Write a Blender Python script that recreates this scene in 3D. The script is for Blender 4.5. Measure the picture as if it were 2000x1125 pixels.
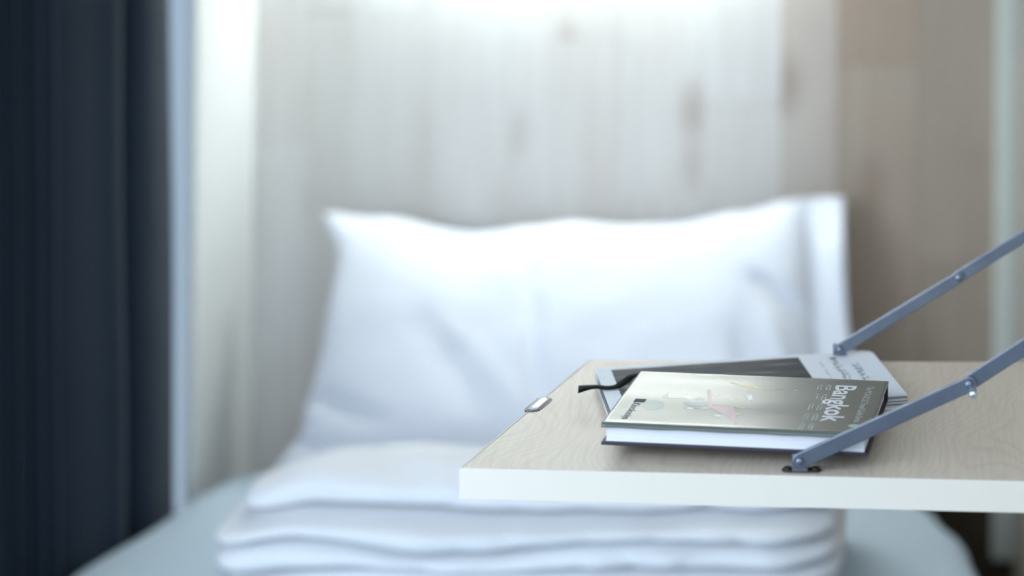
import bpy, bmesh, math, random
from mathutils import Vector, Matrix, noise
random.seed(7)
R = math.radians
for o in list(bpy.data.objects):
    bpy.data.objects.remove(o)
scene = bpy.context.scene
C = scene.collection

# ------------------------------------------------------------------ camera
cam_d = bpy.data.cameras.new('camera')
cam_d.sensor_width = 36.0
cam_d.lens = 4178 * 36 / 2000
cam_d.shift_x = (1000 - 1770) / 2000
cam_d.shift_y = -(562.5 + 546) / 2000
cam_d.clip_start = 0.05
cam_d.dof.use_dof = True
cam_d.dof.focus_distance = 1.722
cam_d.dof.aperture_fstop = 2.3
cam = bpy.data.objects.new('camera', cam_d)
C.objects.link(cam)
cam.matrix_world = Matrix.Translation((0, 0, 1.5)) @ Matrix.Rotation(R(90), 4, 'X') @ Matrix.Rotation(R(0.5), 4, 'Z')
scene.camera = cam

# ------------------------------------------------------------------ world and daylight
w = bpy.data.worlds.new('room_daylight')
scene.world = w
w.use_nodes = True
w.node_tree.nodes['Background'].inputs[0].default_value = (0.60, 0.79, 1.0, 1)
w.node_tree.nodes['Background'].inputs[1].default_value = 0.31

def area(name, loc, target, sx, sy, power, col):
    d = bpy.data.lights.new(name, 'AREA')
    d.shape = 'RECTANGLE'
    d.size = sx
    d.size_y = sy
    d.energy = power
    d.color = col
    o = bpy.data.objects.new(name, d)
    C.objects.link(o)
    o.location = loc
    o.rotation_euler = (Vector(target) - Vector(loc)).to_track_quat('-Z', 'Y').to_euler()
    return o
area('added_side_light', (-1.35, 0.55, 1.45), (-0.35, 2.2, 0.80), 0.9, 1.2, 15, (0.74, 0.87, 1.0))  # unseen area light, added close at left for falloff along the desk edge
area('room_daylight', (-0.30, -0.9, 1.9), (-0.70, 2.8, 0.75), 1.6, 1.3, 10, (0.76, 0.88, 1.0))

vs = scene.view_settings
vs.view_transform = 'Standard'
vs.look = 'None'
vs.gamma = 1.0
vs.use_curve_mapping = False
vs.exposure = 0.97

# ------------------------------------------------------------------ materials
class NT:
    def __init__(self, name):
        self.m = bpy.data.materials.new(name)
        self.m.use_nodes = True
        self.n = self.m.node_tree.nodes
        self.l = self.m.node_tree.links
        self.b = self.n['Principled BSDF']
    def add(self, t, **kw):
        nd = self.n.new(t)
        for k, v in kw.items():
            setattr(nd, k, v)
        return nd
    def link(self, a, b):
        self.l.new(a, b)
    def ramp(self, fac, stops):
        r = self.add('ShaderNodeValToRGB')
        e = r.color_ramp.elements
        while len(e) < len(stops):
            e.new(0.5)
        for i, (p, c) in enumerate(stops):
            e[i].position = p
            e[i].color = (c[0], c[1], c[2], 1)
        self.link(fac, r.inputs[0])
        return r.outputs[0]
    def mix(self, fac, a, b, mode='MIX'):
        m = self.add('ShaderNodeMix', data_type='RGBA', blend_type=mode)
        if isinstance(fac, (int, float)):
            m.inputs[0].default_value = fac
        else:
            self.link(fac, m.inputs[0])
        for s, v in ((6, a), (7, b)):
            if isinstance(v, tuple):
                m.inputs[s].default_value = (v[0], v[1], v[2], 1)
            else:
                self.link(v, m.inputs[s])
        return m.outputs[2]
    def noise(self, vec, scale, detail=3, rough=.55):
        t = self.add('ShaderNodeTexNoise')
        t.inputs['Scale'].default_value = scale
        t.inputs['Detail'].default_value = detail
        t.inputs['Roughness'].default_value = rough
        if vec is not None:
            self.link(vec, t.inputs['Vector'])
        return t.outputs['Fac']
    def mapping(self, vec, scale=(1, 1, 1), rot=(0, 0, 0), loc=(0, 0, 0)):
        m = self.add('ShaderNodeMapping')
        m.inputs['Scale'].default_value = scale
        m.inputs['Rotation'].default_value = rot
        m.inputs['Location'].default_value = loc
        self.link(vec, m.inputs[0])
        return m.outputs[0]
    def bump(self, h, strength, dist):
        b = self.add('ShaderNodeBump')
        b.inputs['Strength'].default_value = strength
        b.inputs['Distance'].default_value = dist
        self.link(h, b.inputs['Height'])
        self.link(b.outputs[0], self.b.inputs['Normal'])
    def pos(self):
        return self.add('ShaderNodeNewGeometry').outputs['Position']
    def obj(self):
        return self.add('ShaderNodeTexCoord').outputs['Object']

def plain(name, col, rough=.5, metal=0.0, spec=.5, bump=None, var=.08):
    t = NT(name)
    p = t.obj()
    n = t.noise(p, 40)
    dark = tuple(c * (1 - var) for c in col)
    lite = tuple(min(1, c * (1 + var)) for c in col)
    t.link(t.mix(n, dark, lite), t.b.inputs['Base Color'])
    t.b.inputs['Roughness'].default_value = rough
    t.b.inputs['Metallic'].default_value = metal
    t.b.inputs['Specular IOR Level'].default_value = spec
    if bump:
        t.bump(t.noise(p, bump[0], 4), bump[1], bump[2])
    return t.m

def mat_board(name, lo, hi, knot, vary):
    """pale maple stave: long vertical grain, a tone per stave, pinkish knots"""
    t = NT(name)
    p = t.pos()
    rnd = t.add('ShaderNodeObjectInfo').outputs['Random']
    off = t.add('ShaderNodeVectorMath', operation='SCALE')
    off.inputs[0].default_value = (31.7, 17.3, 23.1)
    t.link(rnd, off.inputs['Scale'])
    add = t.add('ShaderNodeVectorMath', operation='ADD')
    t.link(p, add.inputs[0])
    t.link(off.outputs[0], add.inputs[1])
    q = add.outputs[0]
    grain = t.noise(t.mapping(q, (70, 70, 3.0)), 1.0, 5, .6)
    cloud = t.noise(t.mapping(q, (9, 9, 3.2)), 1.0, 2, .5)
    base = t.ramp(rnd, [(0.0, lo), (0.45, hi), (0.8, tuple((a + b) / 2 for a, b in zip(lo, hi))), (1.0, vary)])
    c = t.mix(t.ramp(cloud, [(0.35, (0, 0, 0)), (0.75, (.30, .30, .30))]), base, knot)
    c = t.mix(t.ramp(grain, [(.35, (.25, .25, .25)), (.65, (0, 0, 0))]), c, tuple(k * .82 for k in knot))
    vor = t.add('ShaderNodeTexVoronoi', feature='F1')
    vor.inputs['Scale'].default_value = 1.0
    t.link(t.mapping(q, (7, 7, 3.6)), vor.inputs['Vector'])
    kfac = t.ramp(vor.outputs['Distance'], [(0.05, (.75, .75, .75)), (.24, (0, 0, 0))])
    c = t.mix(kfac, c, tuple(k * .72 for k in knot))
    t.link(c, t.b.inputs['Base Color'])
    t.b.inputs['Roughness'].default_value = .6
    t.b.inputs['Specular IOR Level'].default_value = .3
    t.bump(grain, .08, .001)
    return t.m

def mat_desk():
    """maple laminate with fine grain lines and a flowing cathedral figure"""
    t = NT('desk_maple')
    p = t.pos()
    warp = t.noise(t.mapping(p, (3.2, 2.2, 1)), 1.3, 2, .5)
    wv = t.add('ShaderNodeVectorMath', operation='SCALE')
    comb = t.add('ShaderNodeCombineXYZ')
    t.link(warp, comb.inputs[0])
    t.link(comb.outputs[0], wv.inputs[0])
    wv.inputs['Scale'].default_value = .55
    add = t.add('ShaderNodeVectorMath', operation='ADD')
    t.link(p, add.inputs[0])
    t.link(wv.outputs[0], add.inputs[1])
    wave = t.add('ShaderNodeTexWave', wave_type='BANDS', bands_direction='X', wave_profile='SIN')
    wave.inputs['Scale'].default_value = 34
    wave.inputs['Distortion'].default_value = 2.2
    wave.inputs['Detail'].default_value = 3
    wave.inputs['Detail Scale'].default_value = 1.4
    t.link(t.mapping(add.outputs[0], (1, .35, 1), (0, 0, R(-14))), wave.inputs['Vector'])
    fine = t.noise(t.mapping(p, (260, 16, 1), (0, 0, R(-12))), 1, 4, .6)
    cloud = t.noise(t.mapping(p, (8, 3, 1), (0, 0, R(-12))), 1, 2)
    c = t.ramp(cloud, [(.3, (.69, .58, .465)), (.7, (.76, .67, .565))])
    c = t.mix(t.ramp(wave.outputs['Fac'], [(.02, (.15, .15, .15)), (.35, (0, 0, 0))]), c, (.43, .34, .25))
    c = t.mix(t.ramp(fine, [(.36, (.20, .20, .20)), (.58, (0, 0, 0))]), c, (.45, .36, .27))
    t.link(c, t.b.inputs['Base Color'])
    t.b.inputs['Roughness'].default_value = .38
    t.b.inputs['Specular IOR Level'].default_value = .42
    t.bump(fine, .06, .0004)
    return t.m

def mat_cloth(name, col, weave=900, rough=.85, wr=.25, sheen=0.0):
    t = NT(name)
    p = t.obj()
    n = t.noise(p, 6, 3)
    t.link(t.mix(n, tuple(c * .97 for c in col), col), t.b.inputs['Base Color'])
    t.b.inputs['Roughness'].default_value = rough
    t.b.inputs['Specular IOR Level'].default_value = .15
    t.b.inputs['Sheen Weight'].default_value = sheen
    t.bump(t.noise(p, weave, 2), wr, .0006)
    return t.m

M = {}
M['board'] = mat_board('maple_stave', (.70, .68, .645), (.78, .775, .755), (.60, .49, .42), (.72, .65, .60))
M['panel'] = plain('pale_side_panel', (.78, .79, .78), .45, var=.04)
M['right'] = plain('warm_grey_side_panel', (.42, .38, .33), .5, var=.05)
M['board_shaded_warm'] = mat_board('shaded_warm_maple_stave', (.45, .375, .30), (.50, .435, .36), (.40, .28, .21), (.43, .34, .265))  # warmer wood tone, with dimmer light mixed into these three stave colours
M['board_shaded_mid'] = mat_board('shaded_tan_maple_stave', (.58, .52, .46), (.64, .59, .53), (.50, .39, .32), (.57, .49, .42))
M['board_shaded_deep'] = mat_board('shaded_deep_maple_stave', (.38, .315, .25), (.43, .365, .295), (.34, .24, .18), (.37, .295, .225))
M['trim'] = plain('pale_corner_trim', (.60, .62, .56), .4, var=.03)
M['desk'] = mat_desk()
M['edge'] = plain('pale_edge_band', (.79, .74, .65), .42, var=.02)
M['sheet'] = mat_cloth('white_cotton', (.86, .87, .90))
M['pillow'] = mat_cloth('pillowcase_cotton', (.77, .79, .85))
M['mattress'] = mat_cloth('pale_blue_grey_sheet', (.56, .66, .74))
M['curtain'] = mat_cloth('navy_curtain', (.013, .023, .038), 700, .75, .3, .12)
M['steel'] = plain('brushed_steel', (.22, .25, .31), .42, 1.0, var=.25, bump=(300, .1, .0003))
M['chrome'] = plain('chrome', (.75, .78, .80), .18, 1.0, var=.05)
M['dark_metal'] = plain('dark_screw', (.06, .05, .05), .4, .6)
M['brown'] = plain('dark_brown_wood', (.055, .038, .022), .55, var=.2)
M['floor'] = plain('dark_floor', (.11, .08, .05), .5, var=.2)
M['ink_navy'] = plain('navy_ink', (.035, .045, .085), .6, spec=.25)
M['cover'] = plain('dark_cover_board', (.028, .020, .034), .5)
M['ribbon'] = plain('black_ribbon', (.004, .008, .008), .7, spec=.1)
M['white_ink'] = plain('white_ink', (.78, .78, .80), .30, spec=.6, var=.03)
M['grey_ink'] = plain('grey_ink', (.55, .57, .56), .35, var=.03)
M['mint_ink'] = plain('mint_ink', (.36, .55, .45), .27, spec=.8, var=.03)
M['pink_ink'] = plain('pink_ink', (.46, .27, .30), .27, spec=.8)
M['yellow_ink'] = plain('yellow_ink', (.46, .41, .18), .27, spec=.8)
M['cream_ink'] = plain('cream_ink', (.42, .39, .29), .27, spec=.8)
M['blue_ink'] = plain('blue_ink', (.20, .27, .33), .27, spec=.8)
M['teal_ink'] = plain('teal_ink', (.16, .23, .21), .27, spec=.8)
M['black_ink'] = plain('black_ink', (.03, .05, .06), .5)
M['soft_cover'] = plain('white_soft_cover', (.86, .88, .92), .55, var=.02, spec=.25)
M['beige'] = plain('beige_paper_edge', (.52, .44, .33), .6)

def mat_pages(name, lite, dark, freq):
    t = NT(name)
    p = t.obj()
    wv = t.add('ShaderNodeTexNoise')
    wv.inputs['Scale'].default_value = 1.0
    wv.inputs['Detail'].default_value = 3
    t.link(t.mapping(p, (4, 4, freq)), wv.inputs['Vector'])
    t.link(t.ramp(wv.outputs['Fac'], [(.38, dark), (.52, lite)]), t.b.inputs['Base Color'])
    t.b.inputs['Roughness'].default_value = .7
    t.bump(wv.outputs['Fac'], .2, .0004)
    return t.m
M['pages'] = mat_pages('book_pages', (.78, .79, .84), (.66, .67, .74), 2600)
M['magazine_pages'] = mat_pages('softcover_pages', (.66, .64, .66), (.22, .21, .24), 420)

def mat_jacket():
    t = NT('olive_grey_dust_jacket')
    p = t.obj()
    n = t.noise(t.mapping(p, (60, 400, 1)), 1, 3)
    c = t.mix(n, (.080, .094, .080), (.108, .124, .106))
    t.link(c, t.b.inputs['Base Color'])
    t.b.inputs['Roughness'].default_value = .26
    t.b.inputs['Specular IOR Level'].default_value = .65
    t.b.inputs['Coat Weight'].default_value = .35
    t.b.inputs['Coat Roughness'].default_value = .12
    h = t.noise(t.mapping(p, (5, 60, 1)), 1, 3)
    t.bump(h, .10, .0008)
    return t.m
M['jacket'] = mat_jacket()

def mat_photo():
    """blurred landscape print on the second book: dark bands of slate and brown"""
    t = NT('slate_photo_print')
    p = t.obj()
    bands = t.noise(t.mapping(p, (9, 70, 1)), 1, 4, .6)
    blot = t.noise(t.mapping(p, (34, 26, 1)), 1, 3)
    c = t.ramp(bands, [(.32, (.008, .016, .022)), (.45, (.030, .052, .070)), (.55, (.080, .058, .056)), (.66, (.22, .29, .33))])
    c = t.mix(t.ramp(blot, [(.45, (0, 0, 0)), (.7, (.55, .55, .55))]), c, (.03, .035, .045))
    t.link(c, t.b.inputs['Base Color'])
    t.b.inputs['Roughness'].default_value = .5
    t.b.inputs['Specular IOR Level'].default_value = .10
    return t.m
M['photo'] = mat_photo()

def mat_emit(name, col, s):
    t = NT(name)
    t.b.inputs['Base Color'].default_value = (.9, .9, .9, 1)
    n = t.noise(t.obj(), 3)
    t.link(t.mix(n, col, col), t.b.inputs['Emission Color'])
    t.b.inputs['Emission Strength'].default_value = s
    return t.m

# ------------------------------------------------------------------ mesh helpers
def tag(o, label=None, cat=None, group=None, kind=None):
    if label:
        o['label'] = label
    if cat:
        o['category'] = cat
    if group:
        o['group'] = group
    if kind:
        o['kind'] = kind
    return o

def empty(name, loc=(0, 0, 0), rz=0.0):
    o = bpy.data.objects.new(name, None)
    C.objects.link(o)
    o.location = loc
    o.rotation_euler = (0, 0, rz)
    o.empty_display_size = .05
    return o

def mesh_obj(name, verts, faces, mat, parent=None, smooth=False):
    me = bpy.data.meshes.new(name)
    me.from_pydata([tuple(v) for v in verts], [], faces)
    me.materials.append(mat)
    bm = bmesh.new()
    bm.from_mesh(me)
    bmesh.ops.recalc_face_normals(bm, faces=bm.faces)
    bm.to_mesh(me)
    bm.free()
    if smooth:
        for p in me.polygons:
            p.use_smooth = True
    o = bpy.data.objects.new(name, me)
    C.objects.link(o)
    if parent:
        o.parent = parent
    return o

def prism(name, poly, z0, z1, mat, parent=None, bevel=0.0):
    """vertical prism over a plan polygon, with bevelled edges"""
    n = len(poly)
    v = [(x, y, z0) for x, y in poly] + [(x, y, z1) for x, y in poly]
    f = [tuple(range(n)), tuple(range(n, 2 * n))]
    f += [(i, (i + 1) % n, n + (i + 1) % n, n + i) for i in range(n)]
    o = mesh_obj(name, v, f, mat, parent)
    if bevel:
        bv = o.modifiers.new('bevel', 'BEVEL')
        bv.width = bevel
        bv.segments = 3
        bv.limit_method = 'ANGLE'
        for p in o.data.polygons:
            p.use_smooth = True
        o.modifiers.new('wn', 'WEIGHTED_NORMAL')
    return o

def box(name, x0, x1, y0, y1, z0, z1, mat, parent=None, bevel=0.0):
    return prism(name, [(x0, y0), (x1, y0), (x1, y1), (x0, y1)], z0, z1, mat, parent, bevel)

def grid(name, nu, nv, fn, mat, parent=None, solid=0.0, close_u=False):
    v = [fn(i / (nu - 1), j / (nv - 1)) for j in range(nv) for i in range(nu)]
    f = [(j * nu + i, j * nu + i + 1, (j + 1) * nu + i + 1, (j + 1) * nu + i) for j in range(nv - 1) for i in range(nu - 1)]
    o = mesh_obj(name, v, f, mat, parent, True)
    if solid:
        s = o.modifiers.new('thickness', 'SOLIDIFY')
        s.thickness = solid
        s.offset = 0
    return o

def smoothstep(a, b, x):
    t = max(0.0, min(1.0, (x - a) / (b - a)))
    return t * t * (3 - 2 * t)

def interp(pts, x):
    if x <= pts[0][0]:
        return pts[0][1]
    for (a, va), (b, vb) in zip(pts, pts[1:]):
        if x <= b:
            t = (x - a) / (b - a)
            t = t * t * (3 - 2 * t)
            return va + (vb - va) * t
    return pts[-1][1]

# ------------------------------------------------------------------ structure
WALL_Y = 3.12
LEFT_X = -0.945
RIGHT_X = 0.168
floor = box('floor', -3.2, 1.2, -1.0, 3.3, -.05, 0, M['floor'])
tag(floor, 'dark brown wooden floor under the bed', kind='structure')

wall = box('wall_back', -1.0, RIGHT_X + .04, WALL_Y + .012, WALL_Y + .05, 0, 2.2, M['brown'])
tag(wall, 'pale maple stave wall behind the pillow', kind='structure')
unit = bpy.data.meshes.new('board')
bm = bmesh.new()
bmesh.ops.create_cube(bm, size=1.0)
bm.to_mesh(unit)
bm.free()
unit.materials.append(M['board'])
tones = {}
for k_, key in ((8, 'board_shaded_mid'), (9, 'board_shaded_warm'), (10, 'board_shaded_deep')):  # right-hand columns: light falloff painted in as steps of darker, warmer wood
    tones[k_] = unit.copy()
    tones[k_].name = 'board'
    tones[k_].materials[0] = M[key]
rb = random.Random(11)
xs = [LEFT_X]
for wd in (.082, .061, .118, .112, .066, .098, .118, .112, .080, .120, .105):
    xs.append(xs[-1] + wd)
xs[-1] = RIGHT_X
for k in range(len(xs) - 1):
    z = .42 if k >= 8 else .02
    first = True
    while z < 2.199:
        ln = rb.uniform(.12, .42) if first else rb.uniform(.34, .62)
        first = False
        z2 = min(2.2, z + ln)
        if 2.2 - z2 < .1:
            z2 = 2.2
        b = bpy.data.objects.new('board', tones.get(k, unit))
        C.objects.link(b)
        b.parent = wall
        d = .012 + rb.uniform(-.0006, .0004)
        b.scale = (xs[k + 1] - xs[k] - .0005, d, z2 - z - .0005)
        b.location = ((xs[k] + xs[k + 1]) / 2, WALL_Y + .012 - d / 2, (z + z2) / 2)
        z = z2
box('gap_shade_panel', xs[8], RIGHT_X, WALL_Y + .002, WALL_Y + .012, 0, .4195, M['brown'], wall, .001)  # added dark sheet: shade of the gap beside the mattress, put into colour

wl = box('wall_left', LEFT_X - .013, LEFT_X, 2.862, WALL_Y + .012, 0, 2.2, M['panel'], None, .003)
tag(wl, 'pale side panel between the navy curtain and the maple wall', kind='structure')
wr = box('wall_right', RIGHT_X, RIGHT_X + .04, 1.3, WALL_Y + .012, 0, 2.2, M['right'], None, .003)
tag(wr, 'pale right wall that carries the folding desk', kind='structure')
ce = box('ceiling', LEFT_X - .04, RIGHT_X + .04, 1.3, WALL_Y + .05, 2.2, 2.24, M['panel'], None, .003)
tag(ce, 'pale panel over the bed, the base of the bunk above', kind='structure')
tr = box('trim_1', .1350, .1670, 3.094, WALL_Y - .0015, .285, 2.2, M['trim'], None, .004)
tag(tr, 'narrow pale corner trim running up the right end of the maple wall', kind='structure')

# ------------------------------------------------------------------ bed
bed = empty('bed', (-.42, 2.2, 0))
tag(bed, 'single bed with pale blue-grey sheet along the navy curtain', 'bed')
def rel(o, parent):
    o.parent = parent
    o.matrix_parent_inverse = parent.matrix_world.inverted()
bpy.context.view_layer.update()
fr = box('bed_frame', -.90, .06, 1.16, 2.95, .0, .27, M['brown'], None, .006)
rel(fr, bed)
# mattress plan outline: left and right edge as a function of depth
left_e = [(1.14, -1.010), (2.30, -1.010), (2.55, -1.004), (2.79, -.950), (2.86, -.932), (2.91, -.890), (2.96, -.78)]
right_e = [(1.14, .112), (2.50, .110), (2.58, .103), (2.68, .090), (2.785, .056), (2.88, .0), (2.96, -.12)]
def mattress_fn(u, v):
    y = 1.14 + (2.965 - 1.14) * v
    l, r = interp(left_e, y), interp(right_e, y)
    # cross-section: rounded slab, u runs right round the section
    a = u * 2 * math.pi
    ca, sa = math.cos(a), math.sin(a)
    n = 10.0
    sx = abs(ca) ** (2 / n) * (1 if ca >= 0 else -1)
    sz = abs(sa) ** (2 / n) * (1 if sa >= 0 else -1)
    endf = min(1.0, ((1 - abs(2 * v - 1)) / .04)) if v in (0, 1) else 1.0
    e = 1.0
    if v < .03 or v > .97:
        e = .93
    x = (l + r) / 2 + (r - l) / 2 * sx * (.97 + .03 * e)
    z = .370 + .108 * sz * e
    z += .004 * noise.noise(Vector((x * 5, y * 5, 1.2))) if sz > .5 else 0
    return (x, y, z)
mt = grid('mattress', 97, 80, mattress_fn, M['mattress'])
bm = bmesh.new()
bm.from_mesh(mt.data)
bmesh.ops.remove_doubles(bm, verts=bm.verts, dist=1e-5)
bmesh.ops.holes_fill(bm, edges=[e for e in bm.edges if e.is_boundary], sides=0)
bmesh.ops.recalc_face_normals(bm, faces=bm.faces)
bm.to_mesh(mt.data)
bm.free()
rel(mt, bed)

# ------------------------------------------------------------------ pillow
def crease(s, t, p0, p1, wdt, depth):
    d = Vector((p1[0] - p0[0], p1[1] - p0[1]))
    q = Vector((s - p0[0], t - p0[1]))
    k = q.dot(d) / d.length_squared
    fade = smoothstep(-.15, .25, k) * (1 - smoothstep(.7, 1.15, k))
    dist = (q - d * k).length
    return depth * math.exp(-(dist / wdt) ** 2) * fade
TL, TR = Vector((-.822, 3.045, .792)), Vector((-.083, 3.045, .822))
BL, BR = Vector((-.800, 2.800, .492)), Vector((-.035, 2.815, .492))
top_dev = [(0, 0), (.10, -.010), (.30, -.040), (.40, -.034), (.48, -.028), (.58, -.036), (.68, -.036), (.80, -.020), (.91, -.002), (1, 0)]
side_dev = [(0, 0), (.2, .026), (.5, .020), (.8, .008), (1, -.03)]
PN = Vector((0, -.77, .64))
def pillow_pt(s, t, side):
    P = TL * (1 - s) * (1 - t) + TR * s * (1 - t) + BL * (1 - s) * t + BR * s * t
    P.z += interp(top_dev, s) * (1 - t) ** 1.5
    P.x += interp(side_dev, t) * (1 - s) ** 3 - .012 * math.sin(math.pi * t) * s ** 6
    s2 = min(1.0, s / .93)
    prof = max(0.0, 4 * s2 * (1 - s2)) ** .42 * max(0.0, 4 * t * (1 - t)) ** .48
    T = (.078 if side > 0 else .040) * prof
    if side > 0:
        nz = noise.noise(Vector((s * 5, t * 3, 3.3))) * .007 + noise.noise(Vector((s * 13, t * 8, 8.1))) * .0028
        T += nz * prof
        T -= crease(s, t, (.40, .18), (.44, .98), .018, .012)
        T -= crease(s, t, (.18, .42), (.40, .95), .035, .003)
        T += crease(s, t, (.23, .40), (.46, .92), .026, .004)
        T -= crease(s, t, (.82, .30), (.93, .50), .020, .014)
        T -= crease(s, t, (.78, .50), (.88, 1.0), .020, .012)
        T += crease(s, t, (.84, .45), (.94, .98), .018, .010)
        T -= crease(s, t, (.90, .02), (.99, .20), .014, .006)
        T -= crease(s, t, (.02, .72), (.16, .82), .022, .014)
        T -= crease(s, t, (.00, .86), (.12, .92), .018, .012)
        # loose open hem of the case beyond the filling
        T += smoothstep(.93, 1.0, s) * (.010 + .012 * math.sin(t * 7.0 + .6)) * smoothstep(0, .2, t)
    P = P + PN * (T if side > 0 else -T)
    return P
def build_pillow():
    nu, nv = 110, 72
    vf, vb, faces = [], [], []
    for j in range(nv):
        for i in range(nu):
            s, t = i / (nu - 1), j / (nv - 1)
            pass
            vf.append(pillow_pt(s, t, 1))
            vb.append(pillow_pt(s, t, -1))
    for j in range(nv - 1):
        for i in range(nu - 1):
            q = (j * nu + i, j * nu + i + 1, (j + 1) * nu + i + 1, (j + 1) * nu + i)
            faces.append(q)
            faces.append(tuple(nu * nv + k for k in reversed(q)))
    # stitch the rim
    rim = [i for i in range(nu)] + [j * nu + nu - 1 for j in range(1, nv)] + [(nv - 1) * nu + i for i in range(nu - 2, -1, -1)] + [j * nu for j in range(nv - 2, 0, -1)]
    for a, b in zip(rim, rim[1:] + rim[:1]):
        faces.append((a, b, nu * nv + b, nu * nv + a))
    o = mesh_obj('pillow', vf + vb, faces, M['pillow'], None, True)
    bm = bmesh.new()
    bm.from_mesh(o.data)
    bmesh.ops.remove_doubles(bm, verts=bm.verts, dist=1e-6)
    bmesh.ops.recalc_face_normals(bm, faces=bm.faces)
    bm.to_mesh(o.data)
    bm.free()
    return o
pil = build_pillow()
tag(pil, 'plump white pillow leaning against the maple wall', 'pillow')

# ------------------------------------------------------------------ folded duvet
duv = empty('folded_duvet', (-.41, 2.5, .47))
tag(duv, 'white duvet folded into a thick layered stack in front of the pillow', 'duvet')
bpy.context.view_layer.update()
DX0, DX1 = -.752, -.066
def bound(i, x):
    """height of the seam under fold i (0 = mattress) at the front"""
    h = [.4835, .508, .531, .560, .589, .615, .655][i]
    u = (x - DX0) / (DX1 - DX0)
    if i in (0,):
        return h
    if i == 6:
        return h + .004 * math.sin(u * 5 + .6) - .010 * u
    amp = .008
    h += amp * noise.noise(Vector((u * 3.2, i * 3.7, .3))) + .004 * noise.noise(Vector((u * 9, i * 5.1, 4.3)))
    if i == 4:
        h += .008 * smoothstep(.30, .06, u) - .010 * smoothstep(.15, .35, u) * smoothstep(.7, .4, u)
    if i == 5:
        h += .004 - .006 * smoothstep(.1, .5, u)
    return h
def fold_pt(i, u, a, x0, x1, yf, yb):
    """closed section of one fold at length u; a runs round the section"""
    ce = 1 - abs(2 * u - 1)
    endr = min(1.0, ce / (.22 if i == 5 else .11))
    if u > .5:
        endr = min(1.0, ce / .24)
    endr = math.sqrt(max(0.0, 1 - (1 - endr) ** 2))
    x = x0 + (x1 - x0) * u
    zb, zt = bound(i, x), bound(i + 1, x)
    zm, hz = (zb + zt) / 2, (zt - zb) / 2
    ym, hy = (yf + yb) / 2, (yb - yf) / 2
    ca, sa = math.cos(a), math.sin(a)
    # long flat section with full round front
    sx = abs(ca) ** (2 / 5.0) * (1 if ca >= 0 else -1)
    sz = abs(sa) ** (2 / 3.0) * (1 if sa >= 0 else -1)
    fr_w = .012 * noise.noise(Vector((u * 4.0, i * 2.3, 9.1))) + .005 * noise.noise(Vector((u * 13.0, i * 1.7, 2.2)))
    y = ym + hy * sx * ((.80 + .20 * endr) if u < .5 else (.60 + .40 * endr)) + fr_w * (1 - sx) / 2
    z = zm + hz * sz * (.25 + .75 * endr)
    # the pile sinks towards the pillow and at its left end
    g = (z - .4835)
    back = smoothstep(2.43, 2.70, y)
    z = .4835 + g * (1 - .42 * back)
    leftdrop = smoothstep(.15, .0, u)
    z -= g * .10 * leftdrop
    if sz > 0 and i == 5:
        z += (.006 * noise.noise(Vector((x * 8, y * 10, 5.0))) + .004 * noise.noise(Vector((x * 22 + y * 12, y * 22, 1.0)))) * endr
    if sx < -.3:
        y += .006 * noise.noise(Vector((x * 16, z * 30, 7.7)))
        rg = 1 - abs(noise.noise(Vector(((x + z * 1.6) * 9, (z - x * .35) * 26, 3.9))))
        y += .005 * max(0.0, rg - .72) / .28 * smoothstep(.12, .5, u) * endr
    return Vector((x, y, z))
rd = random.Random(4)
for i in range(6):
    nu, na = 120, 56
    x0 = DX0 + rd.uniform(-.008, .008) + (.010 if i == 5 else 0)
    x1 = DX1 + rd.uniform(-.006, .004)
    yf = 2.345 + rd.uniform(-.008, .008) + (.022 if i == 5 else 0)
    yb = 2.705
    V = []
    for k in range(nu):
        u = .5 - .5 * math.cos(math.pi * k / (nu - 1))
        u = .35 * u + .65 * k / (nu - 1)
        for m in range(na):
            V.append(fold_pt(i, u, 2 * math.pi * m / na, x0, x1, yf, yb))
    F = [(k * na + m, k * na + (m + 1) % na, (k + 1) * na + (m + 1) % na, (k + 1) * na + m) for k in range(nu - 1) for m in range(na)]
    F += [tuple(range(na)), tuple((nu - 1) * na + m for m in range(na))]
    o = mesh_obj('duvet_fold', V, F, M['sheet'], None, True)
    rel(o, duv)

# ------------------------------------------------------------------ curtain
# plan line of the cloth (depth, sideways); ridges lean towards the bed
plan = [(2.842, -.970), (2.820, -.962), (2.790, -.958), (2.762, -.957), (2.740, -.961), (2.721, -.973), (2.708, -.992), (2.700, -1.000), (2.691, -.988),
        (2.682, -.976), (2.664, -.974), (2.640, -.988), (2.605, -1.004), (2.580, -1.018), (2.572, -1.022), (2.566, -1.014), (2.556, -1.010), (2.546, -1.024)]
y = 2.546
k = 0
rc = random.Random(3)
while y > 1.98:
    y -= rc.uniform(.010, .017)
    k += 1
    plan.append((y, (-1.020 if k % 2 else -1.044) - .010 * min(1, (2.55 - y) / .2) + rc.uniform(-.004, .004)))
def catmull(pts, per):
    out = []
    for i in range(len(pts) - 1):
        p0, p1, p2, p3 = pts[max(0, i - 1)], pts[i], pts[i + 1], pts[min(len(pts) - 1, i + 2)]
        for q in range(per):
            t = q / per
            out.append(tuple(.5 * (2 * p1[d] + (p2[d] - p0[d]) * t + (2 * p0[d] - 5 * p1[d] + 4 * p2[d] - p3[d]) * t * t
                                   + (3 * p1[d] - p0[d] - 3 * p2[d] + p3[d]) * t ** 3) for d in (0, 1)))
    out.append(pts[-1])
    return out
line = catmull(plan, 5)
def curtain_fn(u, v):
    yy, xx = line[round(u * (len(line) - 1))]
    z = .10 + 1.82 * v
    yy += .046 * (.79 - z) if z < 1.4 else .046 * (.79 - 1.4)
    xx += .004 * noise.noise(Vector((yy * 9, z * 2.5, 0)))
    return (xx, yy, z)
cur = empty('curtain', (-1.0, 2.4, .10))
tag(cur, 'navy blue pleated curtain hanging at the left side of the bed', 'curtain')
bpy.context.view_layer.update()
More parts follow.
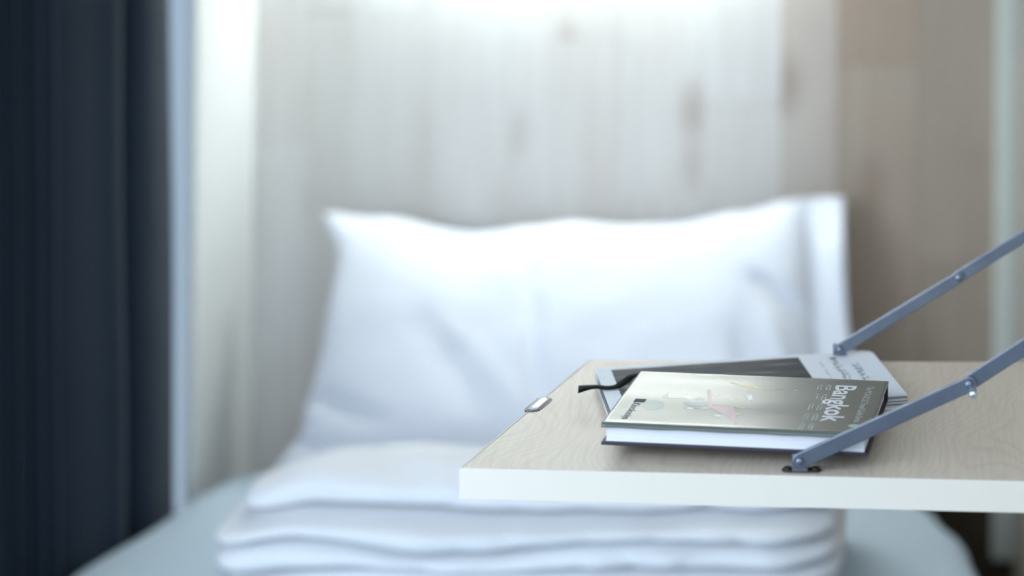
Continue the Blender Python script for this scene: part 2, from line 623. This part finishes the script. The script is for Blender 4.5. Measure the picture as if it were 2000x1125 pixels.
cl = grid('curtain_cloth', len(line), 40, curtain_fn, M['curtain'], None, .0016)
rel(cl, cur)
rl = box('curtain_rail', -1.015, -.990, 1.2, 3.10, 1.925, 1.95, M['chrome'], None, .003)
tag(rl, 'slim metal rail above the navy curtain', 'rail')

# ------------------------------------------------------------------ folding desk
DZ = .93
desk = empty('folding_desk', (0.16, 1.75, .906))
tag(desk, 'pale maple fold-down desk held by two metal stays', 'desk')
bpy.context.view_layer.update()
NL, NR, FR, FL = (-.334, 1.622), (.166, 1.601), (.166, 1.905), (-.277, 1.899)
bd = prism('desk_board', [(NL[0] + .0016, NL[1] + .0014), (NR[0], NR[1] + .0014), FR, (FL[0] + .0016, FL[1])], DZ - .0235, DZ, M['desk'], None, .0008)
rel(bd, desk)
def strip(name, a, b, tck, z0, z1, mat):
    a, b = Vector(a), Vector(b)
    d = (b - a).normalized()
    n = Vector((-d.y, d.x)) * tck
    return prism(name, [a, b, b + n, a + n], z0, z1, mat, None, .0006)
eb = strip('edge_band', NL, NR, .0014, DZ - .0237, DZ + .0001, M['edge'])
rel(eb, desk)
eb = strip('edge_band', FL, (NL[0] + .0003, NL[1] + .0015), .0014, DZ - .0237, DZ + .0001, M['edge'])
rel(eb, desk)

# catch plate set into the free end
def capsule_outline(cx, cy, L, W, ang, n=10):
    pts = []
    for sgn, a0 in ((1, -90), (-1, 90)):
        for k in range(n + 1):
            a = R(a0 + 180 * k / n)
            px, py = sgn * (L - W) / 2 + W / 2 * math.cos(a), W / 2 * math.sin(a)
            pts.append((cx + px * math.cos(ang) - py * math.sin(ang), cy + px * math.sin(ang) + py * math.cos(ang)))
    return pts
ang = math.atan2(FL[1] - NL[1], FL[0] - NL[0])
lr = prism('latch_rim', capsule_outline(-.3000, 1.7735, .038, .0135, ang), DZ - .001, DZ + .0005, M['dark_metal'], None, .0002)
rel(lr, desk)
lp = prism('latch_plate', capsule_outline(-.3000, 1.774, .034, .0100, ang), DZ - .001, DZ + .0010, M['steel'], None, .0005)
rel(lp, desk)
lh = prism('latch_slot', capsule_outline(-.2990, 1.775, .025, .0050, ang), DZ + .0004, DZ + .0013, M['chrome'], None, .0002)
lh.parent = lp

def bar(name, a, b, hgt, tck, mat, y):
    """flat steel bar standing on edge in the x-z plane, rounded ends"""
    a, b = Vector((a[0], 0, a[1])), Vector((b[0], 0, b[1]))
    d = (b - a).normalized()
    n = Vector((-d.z, 0, d.x))
    pts = []
    for c, s in ((b, 1), (a, -1)):
        for k in range(9):
            t = R(-90 + 180 * k / 8)
            pts.append(c + d * s * math.cos(t) * hgt / 2 + n * s * math.sin(t) * hgt / 2)
    m = len(pts)
    v = [(p.x, y - tck / 2, p.z) for p in pts] + [(p.x, y + tck / 2, p.z) for p in pts]
    f = [tuple(range(m)), tuple(range(m, 2 * m))] + [(i, (i + 1) % m, m + (i + 1) % m, m + i) for i in range(m)]
    o = mesh_obj(name, v, f, mat)
    bv = o.modifiers.new('bevel', 'BEVEL')
    bv.width = tck * .25
    bv.segments = 2
    bv.limit_method = 'ANGLE'
    return o
def pin(name, x, y, z, r, ln, mat, parent):
    v, f, n = [], [], 16
    prof = [(0, -ln / 2), (r * .8, -ln / 2), (r, -ln / 2 + r * .25), (r, ln / 2 - r * .25), (r * .8, ln / 2), (0, ln / 2)]
    for (rr, t) in prof:
        for k in range(n):
            a = 2 * math.pi * k / n
            v.append((x + rr * math.cos(a), y + t, z + rr * math.sin(a)))
    for q in range(len(prof) - 1):
        for k in range(n):
            f.append((q * n + k, q * n + (k + 1) % n, (q + 1) * n + (k + 1) % n, (q + 1) * n + k))
    o = mesh_obj(name, v, f, mat, parent, True)
    bm = bmesh.new(); bm.from_mesh(o.data)
    bmesh.ops.remove_doubles(bm, verts=bm.verts, dist=1e-6)
    bm.to_mesh(o.data); bm.free()
    return o
def stay(y, foot, joint, top, hgt, lbl, pin_low):
    lo = bar('stay_link', foot, joint, hgt, .0030, M['steel'], y)
    lo['label'] = lbl
    rel(lo, desk)
    up = bar('upper_link', joint, top, hgt, .0030, M['steel'], y + .0032)
    up.parent = lo
    pin('pivot_pin', joint[0], y + .0015, joint[1], .0034, .0095, M['steel'], lo)
    if pin_low:
        pin('stop_pin', joint[0] + .003, y - .003, joint[1] - .0062, .0030, .009, M['chrome'], lo)
    pin('foot_rivet', foot[0], y, foot[1], .0030, .008, M['steel'], lo)
    ft = box('foot_tab', foot[0] - .006, foot[0] + .006, y + .0018, y + .0040, DZ, foot[1] + .004, M['steel'], lo, .0006)
    pl = prism('foot_plate', capsule_outline(foot[0] + .001, y + .006, .030, .0085, 0), DZ, DZ + .0016, M['dark_metal'], lo, .0004)
    for s in (-1, 1):
        sc = prism('screw', capsule_outline(foot[0] + .001 + s * .0105, y + .006, .0061, .006, 0), DZ + .0014, DZ + .0030, M['dark_metal'], lo, .0004)
    bx_ = box('wall_bracket', RIGHT_X - .006, RIGHT_X, y - .012, y + .014, top[1] - .016, top[1] + .016, M['steel'], lo, .001)
def on_line(p, q, x):
    return (x, p[1] + (q[1] - p[1]) * (x - p[0]) / (q[0] - p[0]))
fj = (.0505, 1.0108)
stay(1.880, (-.0535, .9470), fj, on_line(fj, (.1072, 1.0463), .158), .0105, 'far steel folding stay behind the books', False)
nj = (.0520, .9990)
stay(1.6165, (-.0755, .9400), nj, on_line(nj, (.0929, 1.0260), .158), .0118, 'near steel folding stay crossing in front of the guidebook', True)

# ------------------------------------------------------------------ lettering helpers
def text_mesh(body, size, bold=0.0):
    cu = bpy.data.curves.new('lettering', 'FONT')
    cu.body = body
    cu.size = 1.0
    cu.offset = bold
    cu.extrude = 0.0
    cu.resolution_u = 3
    o = bpy.data.objects.new('lettering', cu)
    C.objects.link(o)
    bpy.context.view_layer.update()
    dg = bpy.context.evaluated_depsgraph_get()
    me = bpy.data.meshes.new_from_object(o.evaluated_get(dg))
    bpy.data.objects.remove(o)
    return me
def lettering(name, body, u0, v0, length, cap, z, mat, parent, bold=0.0):
    """letters that read towards the reader's side (-v), tops towards +u"""
    me = text_mesh(body, 1.0, bold)
    xs_ = [v.co.x for v in me.vertices]
    ys_ = [v.co.y for v in me.vertices]
    x0, x1 = min(xs_), max(xs_)
    capn = .729
    for v in me.vertices:
        a = (v.co.x - x0) / (x1 - x0) * length
        h = v.co.y / capn * cap
        v.co = (u0 + h, v0 - a, z)
    me.materials.clear()
    me.materials.append(mat)
    o = bpy.data.objects.new(name, me)
    C.objects.link(o)
    o.parent = parent
    return o
def flat(name, pts, z, mat, parent, tck=.00006):
    return prism(name, pts, z, z + tck, mat, parent)

# ------------------------------------------------------------------ softcover book (underneath)
B2 = empty('softcover_book', (-.1283, 1.8062, DZ), R(14.5))
tag(B2, 'white softcover book with a dark slate photo, lying under the guidebook', 'book')
HU, HV, T2 = .122, .0645, .0108
# pages as three signatures with dark gaps between
box('page_block', -HU + .0008, HU - .0008, -HV + .0006, HV, .0005, T2 - .0005, M['magazine_pages'], B2, .0003)
cv = box('back_cover', -HU, HU, -HV, HV, 0, .0006, M['soft_cover'], B2)
def rounded_cover(z0, z1):
    pts = [(-HU, -HV), (HU, -HV)]
    r = .010
    for k in range(7):
        a = R(90 * k / 6)
        pts.append((HU - r + r * math.cos(a), HV - r + r * math.sin(a)))
    pts.append((-HU, HV))
    return pts
cv = prism('front_cover', rounded_cover(0, 0), T2 - .0006, T2, M['soft_cover'], B2)
flat('cover_photo', [(-.109, -HV + .002), (.0545, -HV + .002), (.0545, .0575), (-.109, .0575)], T2, M['photo'], cv)
# spine side of the block: pages seen at the near-right end are grouped in signatures
for q in (.0028, .0055, .0082):
    box('signature_gap', -HU + .0003, HU - .0003, -HV + .0001, HV - .02, q, q + .0004, M['black_ink'], B2)
# unreadable blurred characters: two columns of brush-like strokes
rk = random.Random(9)
def glyph_column(u0, v_hi, v_lo, size, mat, n):
    step = (v_hi - v_lo) / n
    pts_all, faces = [], []
    for g in range(n):
        vc = v_hi - step * (g + .5)
        for s in range(6):
            hor = rk.random() < .5
            cu_, cv_ = u0 + rk.uniform(-.35, .35) * size, vc + rk.uniform(-.35, .35) * step
            L_ = rk.uniform(.35, .85) * (size if hor else step) / 2
            W_ = .00033
            du, dv = (L_, W_) if hor else (W_, L_)
            b0 = len(pts_all)
            pts_all += [(cu_ - du, cv_ - dv, T2 + .00006 + s * 1e-6), (cu_ + du, cv_ - dv, T2 + .00006 + s * 1e-6), (cu_ + du, cv_ + dv, T2 + .00006 + s * 1e-6), (cu_ - du, cv_ + dv, T2 + .00006 + s * 1e-6)]
            faces.append((b0, b0 + 1, b0 + 2, b0 + 3))
    return mesh_obj('cover_lettering', pts_all, faces, mat, cv)
glyph_column(.0835, .044, -.028, .0078, M['black_ink'], 8)
glyph_column(.0985, .029, -.016, .0070, M['black_ink'], 5)
glyph_column(.0700, .040, -.010, .0030, M['grey_ink'], 5)
flat('cover_mark', capsule_outline(.0835, .0475, .0062, .006, 0), T2, M['black_ink'], cv)

# ------------------------------------------------------------------ guidebook (on top)
BZ = DZ + T2 + .0001
B1 = empty('hardback_guidebook', (-.1200, 1.7010, BZ), R(-6))
tag(B1, 'olive-grey hardback guidebook with white title lying on top of the softcover book', 'book')
GU, GV = .1035, .0672
T1 = .0158
pg_in = .0030
# page block with a gently hollow fore-edge
def pages_fn():
    V, F = [], []
    nz = 7
    u0, u1 = -GU + pg_in, GU - pg_in
    rows = []
    for q in range(nz):
        t = q / (nz - 1)
        z = .0021 + (T1 - .0042) * t
        hollow = .0014 * math.sin(math.pi * t)
        rows.append([(u0, GV - .004, z), (u0 + .0003, -GV + pg_in + hollow, z), (u1 - .0003, -GV + pg_in + hollow, z), (u1, GV - .004, z)])
    for r_ in rows:
        V += r_
    for q in range(nz - 1):
        for k in range(4):
            F.append((q * 4 + k, q * 4 + (k + 1) % 4, (q + 1) * 4 + (k + 1) % 4, (q + 1) * 4 + k))
    F += [(0, 1, 2, 3), tuple((nz - 1) * 4 + k for k in range(4))]
    return V, F
V, F = pages_fn()
mesh_obj('page_block', V, F, M['pages'], B1)
box('back_cover', -GU, GU, -GV, GV, 0, .0023, M['cover'], B1, .0005)
box('spine', -GU, GU, GV - .0022, GV + .0012, 0.0003, T1 - .0003, M['cover'], B1, .001)
fc = box('front_cover', -GU, GU, -GV + .0014, GV, T1 - .0026, T1 - .0004, M['cover'], B1, .0004)
# glossy jacket: top sheet, rolled over the near edge, edge slightly wavy
prof = [(GV + .0008, -.0006), (GV, -.0001)]
for k in range(1, 61):
    prof.append((GV - (2 * GV - .0026) * k / 60, 0.0))
for k in range(1, 7):
    a = R(90 * k / 6)
    prof.append((-GV + .0026 - .0024 * math.sin(a), -.0022 * (1 - math.cos(a))))
prof += [(-GV + .0002, -.0024), (-GV + .0005, -.0028)]
def jacket_z(u, v):
    z = .00012 * math.sin((v + .02) * 70) * smoothstep(-GV, -GV + .02, v) * smoothstep(GV, GV - .02, v)
    z += .00016 * noise.noise(Vector((u * 12, v * 36, 2.0))) * smoothstep(GV, GV - .012, v)
    z += .00055 * math.exp(-((v + GV - .0035) / .0026) ** 2) * (1 + .35 * noise.noise(Vector((u * 30, .7, 0))))
    return z
def jacket_fn(uu, vv):
    k = round(vv * (len(prof) - 1))
    v, dz = prof[k]
    u = -GU + 2 * GU * uu
    z = T1 + .0004 + dz + jacket_z(u, v)
    if dz < -.001:
        z += .0005 * noise.noise(Vector((u * 40, 3.1, 0)))
    return (u, v, z)
jk = grid('dust_jacket', 90, len(prof), jacket_fn, M['jacket'], B1, .0004)
box('jacket_edge', GU - .0001, GU + .0004, -GV + .0008, GV, T1 - .0012, T1 + .0001, M['beige'], jk)
box('jacket_edge', -GU - .0003, -GU + .0001, -GV + .0008, GV, T1 - .0010, T1 + .0001, M['soft_cover'], jk)
PZ = T1 + .00135

def drape(o):
    """lay flat print onto the jacket's own relief"""
    for v in o.data.vertices:
        v.co.z += jacket_z(v.co.x, v.co.y) - .00070
    return o
def dense(pts, z, mat, name='cover_print'):
    v = [(p[0], p[1], z) for p in pts]
    o = mesh_obj(name, v, [tuple(range(len(v)))], mat, jk)
    bm = bmesh.new(); bm.from_mesh(o.data)
    bmesh.ops.triangulate(bm, faces=bm.faces)
    bmesh.ops.subdivide_edges(bm, edges=bm.edges, cuts=2, use_grid_fill=True)
    bm.to_mesh(o.data); bm.free()
    return drape(o)
def ell(cu_, cv_, ru, rv, n=18, rot=0.0):
    return [(cu_ + ru * math.cos(2 * math.pi * k / n) * math.cos(rot) - rv * math.sin(2 * math.pi * k / n) * math.sin(rot),
             cv_ + ru * math.cos(2 * math.pi * k / n) * math.sin(rot) + rv * math.sin(2 * math.pi * k / n) * math.cos(rot)) for k in range(n)]
drape(lettering('title_lettering', 'Bangkok', .0632, .0510, .0905, .0172, PZ, M['white_ink'], jk, .022))
drape(lettering('series_lettering', 'The MONOCLE Travel Guide Series', .0885, .0510, .0890, .0056, PZ, M['grey_ink'], jk, .0))
dense(ell(.0900, -.0470, .0046, .0040), PZ, M['mint_ink'], 'series_dot')
rl_ = random.Random(21)
for col_u in (.0492, .0562):
    for r_ in range(5):
        vv_ = .0490 - .0240 * r_
        dense(ell(col_u + .0012, vv_, .0016, .0011, 10), PZ, M['mint_ink'], 'list_dot')
        for ln in range(2):
            L_ = rl_.uniform(.006, .0125)
            if ln and rl_.random() < .3:
                continue
            uc = col_u + .0020 - .0026 * ln
            # broken lines standing for words too small to read
            p_ = vv_ - .0030
            while p_ > vv_ - .003 - L_:
                q_ = p_ - rl_.uniform(.0014, .0030)
                dense([(uc, q_), (uc + .0008, q_), (uc + .0008, p_), (uc, p_)], PZ, M['grey_ink'], 'list_lettering')
                p_ = q_ - .0005
# shop sticker at the foot of the cover
dense([(-.0910, -.0050), (-.0822, -.0050), (-.0822, -.0132), (-.0910, -.0132)], PZ, M['ink_navy'], 'sticker_logo')
drape(lettering('sticker_lettering', 'Kinokuniya', -.0905, -.0150, .0400, .0066, PZ, M['ink_navy'], jk, .012))
# printed illustration in pale tones
dense([(-.0391, .0245), (-.0355, .0250), (-.0276, -.0142), (-.0101, -.0150), (-.0043, -.0336), (-.0026, -.0554), (-.0083, -.0403), (-.0153, -.0314), (-.0300, -.0175)], PZ, M['pink_ink'])
dense([(-.007, -.0300), (-.0010, -.0290), (-.0030, -.0350)], PZ, M['yellow_ink'])
dense([(-.0058, -.0473), (.0016, -.0548), (-.0024, -.0566)], PZ + .00002, M['cream_ink'])
dense([(-.0248, .0467), (-.0116, .0443), (.0047, .0362), (.0239, .0337), (.0052, .0325), (-.0078, .0354), (-.0174, .0409)], PZ, M['yellow_ink'])
dense([(-.0062, .0170), (-.0011, .0165), (.0019, .0064), (-.0008, .0009)], PZ, M['white_ink'])
dense(ell(-.0147, .0055, .0046, .0042), PZ, M['cream_ink'])
dense(ell(-.0180, -.0372, .0034, .0022, rot=-.4), PZ, M['white_ink'])
dense([(-.033, .0185), (-.0262, .0150), (-.0280, .0105), (-.0325, .0120)], PZ, M['cream_ink'])
dense([(-.0444, -.0220), (-.0289, -.0175), (-.0283, -.0231)], PZ, M['cream_ink'])
dense(ell(-.0500, .0040, .0026, .0060, rot=.5), PZ, M['white_ink'])
dense(ell(-.0400, .0025, .0040, .0032), PZ, M['cream_ink'])
dense(ell(-.0730, -.0200, .0085, .0110, rot=.3), PZ, M['teal_ink'])
dense([(-.0710, .0020), (-.0690, .0150), (-.0660, .0020)], PZ, M['teal_ink'])
dense([(-.0514, -.0084), (-.0360, -.0060), (-.0308, -.0184), (-.0460, -.0160)], PZ, M['blue_ink'])
dense([(-.0700, .0000), (-.0493, .0016), (-.0493, .0002), (-.0697, -.0012)], PZ, M['pink_ink'])
dense(ell(-.0445, -.0226, .0042, .0012), PZ, M['white_ink'])
dense(ell(.0321, .0327, .0014, .0010), PZ, M['white_ink'])
dense([(-.0150, -.0120), (.0060, -.0170), (-.0020, -.0185)], PZ, M['cream_ink'])

# ribbon marker: leaves the pages at the foot of the book
rp = [(-.196, 1.7930, BZ + .0090, .0060), (-.222, 1.7955, BZ + .0076, .0070), (-.2300, 1.7880, BZ + .0046, .0076), (-.2360, 1.7815, BZ + .0024, .0076),
      (-.2440, 1.7795, BZ + .0018, .0070), (-.2530, 1.7810, BZ + .0020, .0070), (-.2600, 1.7800, BZ + .0017, .0100), (-.2665, 1.7770, BZ + .0012, .0165)]
def ribbon():
    P = catmull([(p[0], p[1]) for p in rp], 6)
    Z = catmull([(p[2], p[3]) for p in rp], 6)
    V, F = [], []
    for k, (p, q) in enumerate(zip(P, Z)):
        a, b = P[max(0, k - 1)], P[min(len(P) - 1, k + 1)]
        d = Vector((b[0] - a[0], b[1] - a[1])).normalized()
        n = Vector((-d.y, d.x)) * q[1] / 2
        skew = d * (.004 * smoothstep(len(P) - 8, len(P) - 1, k))
        V += [(p[0] + n.x + skew.x, p[1] + n.y + skew.y, q[0]), (p[0] - n.x - skew.x * .4, p[1] - n.y - skew.y * .4, q[0] + .0006)]
    F = [(2 * k, 2 * k + 1, 2 * k + 3, 2 * k + 2) for k in range(len(P) - 1)]
    o = mesh_obj('ribbon_marker', V, F, M['ribbon'], None, True)
    s = o.modifiers.new('thickness', 'SOLIDIFY')
    s.thickness = .0006
    return o
bpy.context.view_layer.update()
rb_ = ribbon()
rel(rb_, B1)
rb_['label'] = 'black ribbon marker'

# ------------------------------------------------------------------ reading lamp on the wall
LX, LZ = -.50, 1.275
lamp = empty('wall_lamp', (LX, WALL_Y, LZ))
tag(lamp, 'slim luminous bar lamp on the maple wall above the pillow', 'lamp')
bpy.context.view_layer.update()
lb = box('back_plate', LX - .31, LX + .31, 3.108, WALL_Y - .0008, LZ + .008, LZ + .042, M['panel'], None, .003)
rel(lb, lamp)
ld = box('diffuser', LX - .30, LX + .30, 3.058, 3.1075, LZ, LZ + .05, mat_emit('lamp_glow', (.90, .99, .97), 20), None, .012)
rel(ld, lamp)
fcv = box('front_cover', LX - .311, LX + .311, 3.050, 3.0575, LZ - .003, LZ + .053, M['panel'], None, .002)
rel(fcv, lamp)
for e in (-1, 1):
    lc = box('end_cap', LX + e * .306 - .0055, LX + e * .306 + .0055, 3.0578, 3.1078, LZ - .002, LZ + .052, M['panel'], None, .003)
    rel(lc, lamp)
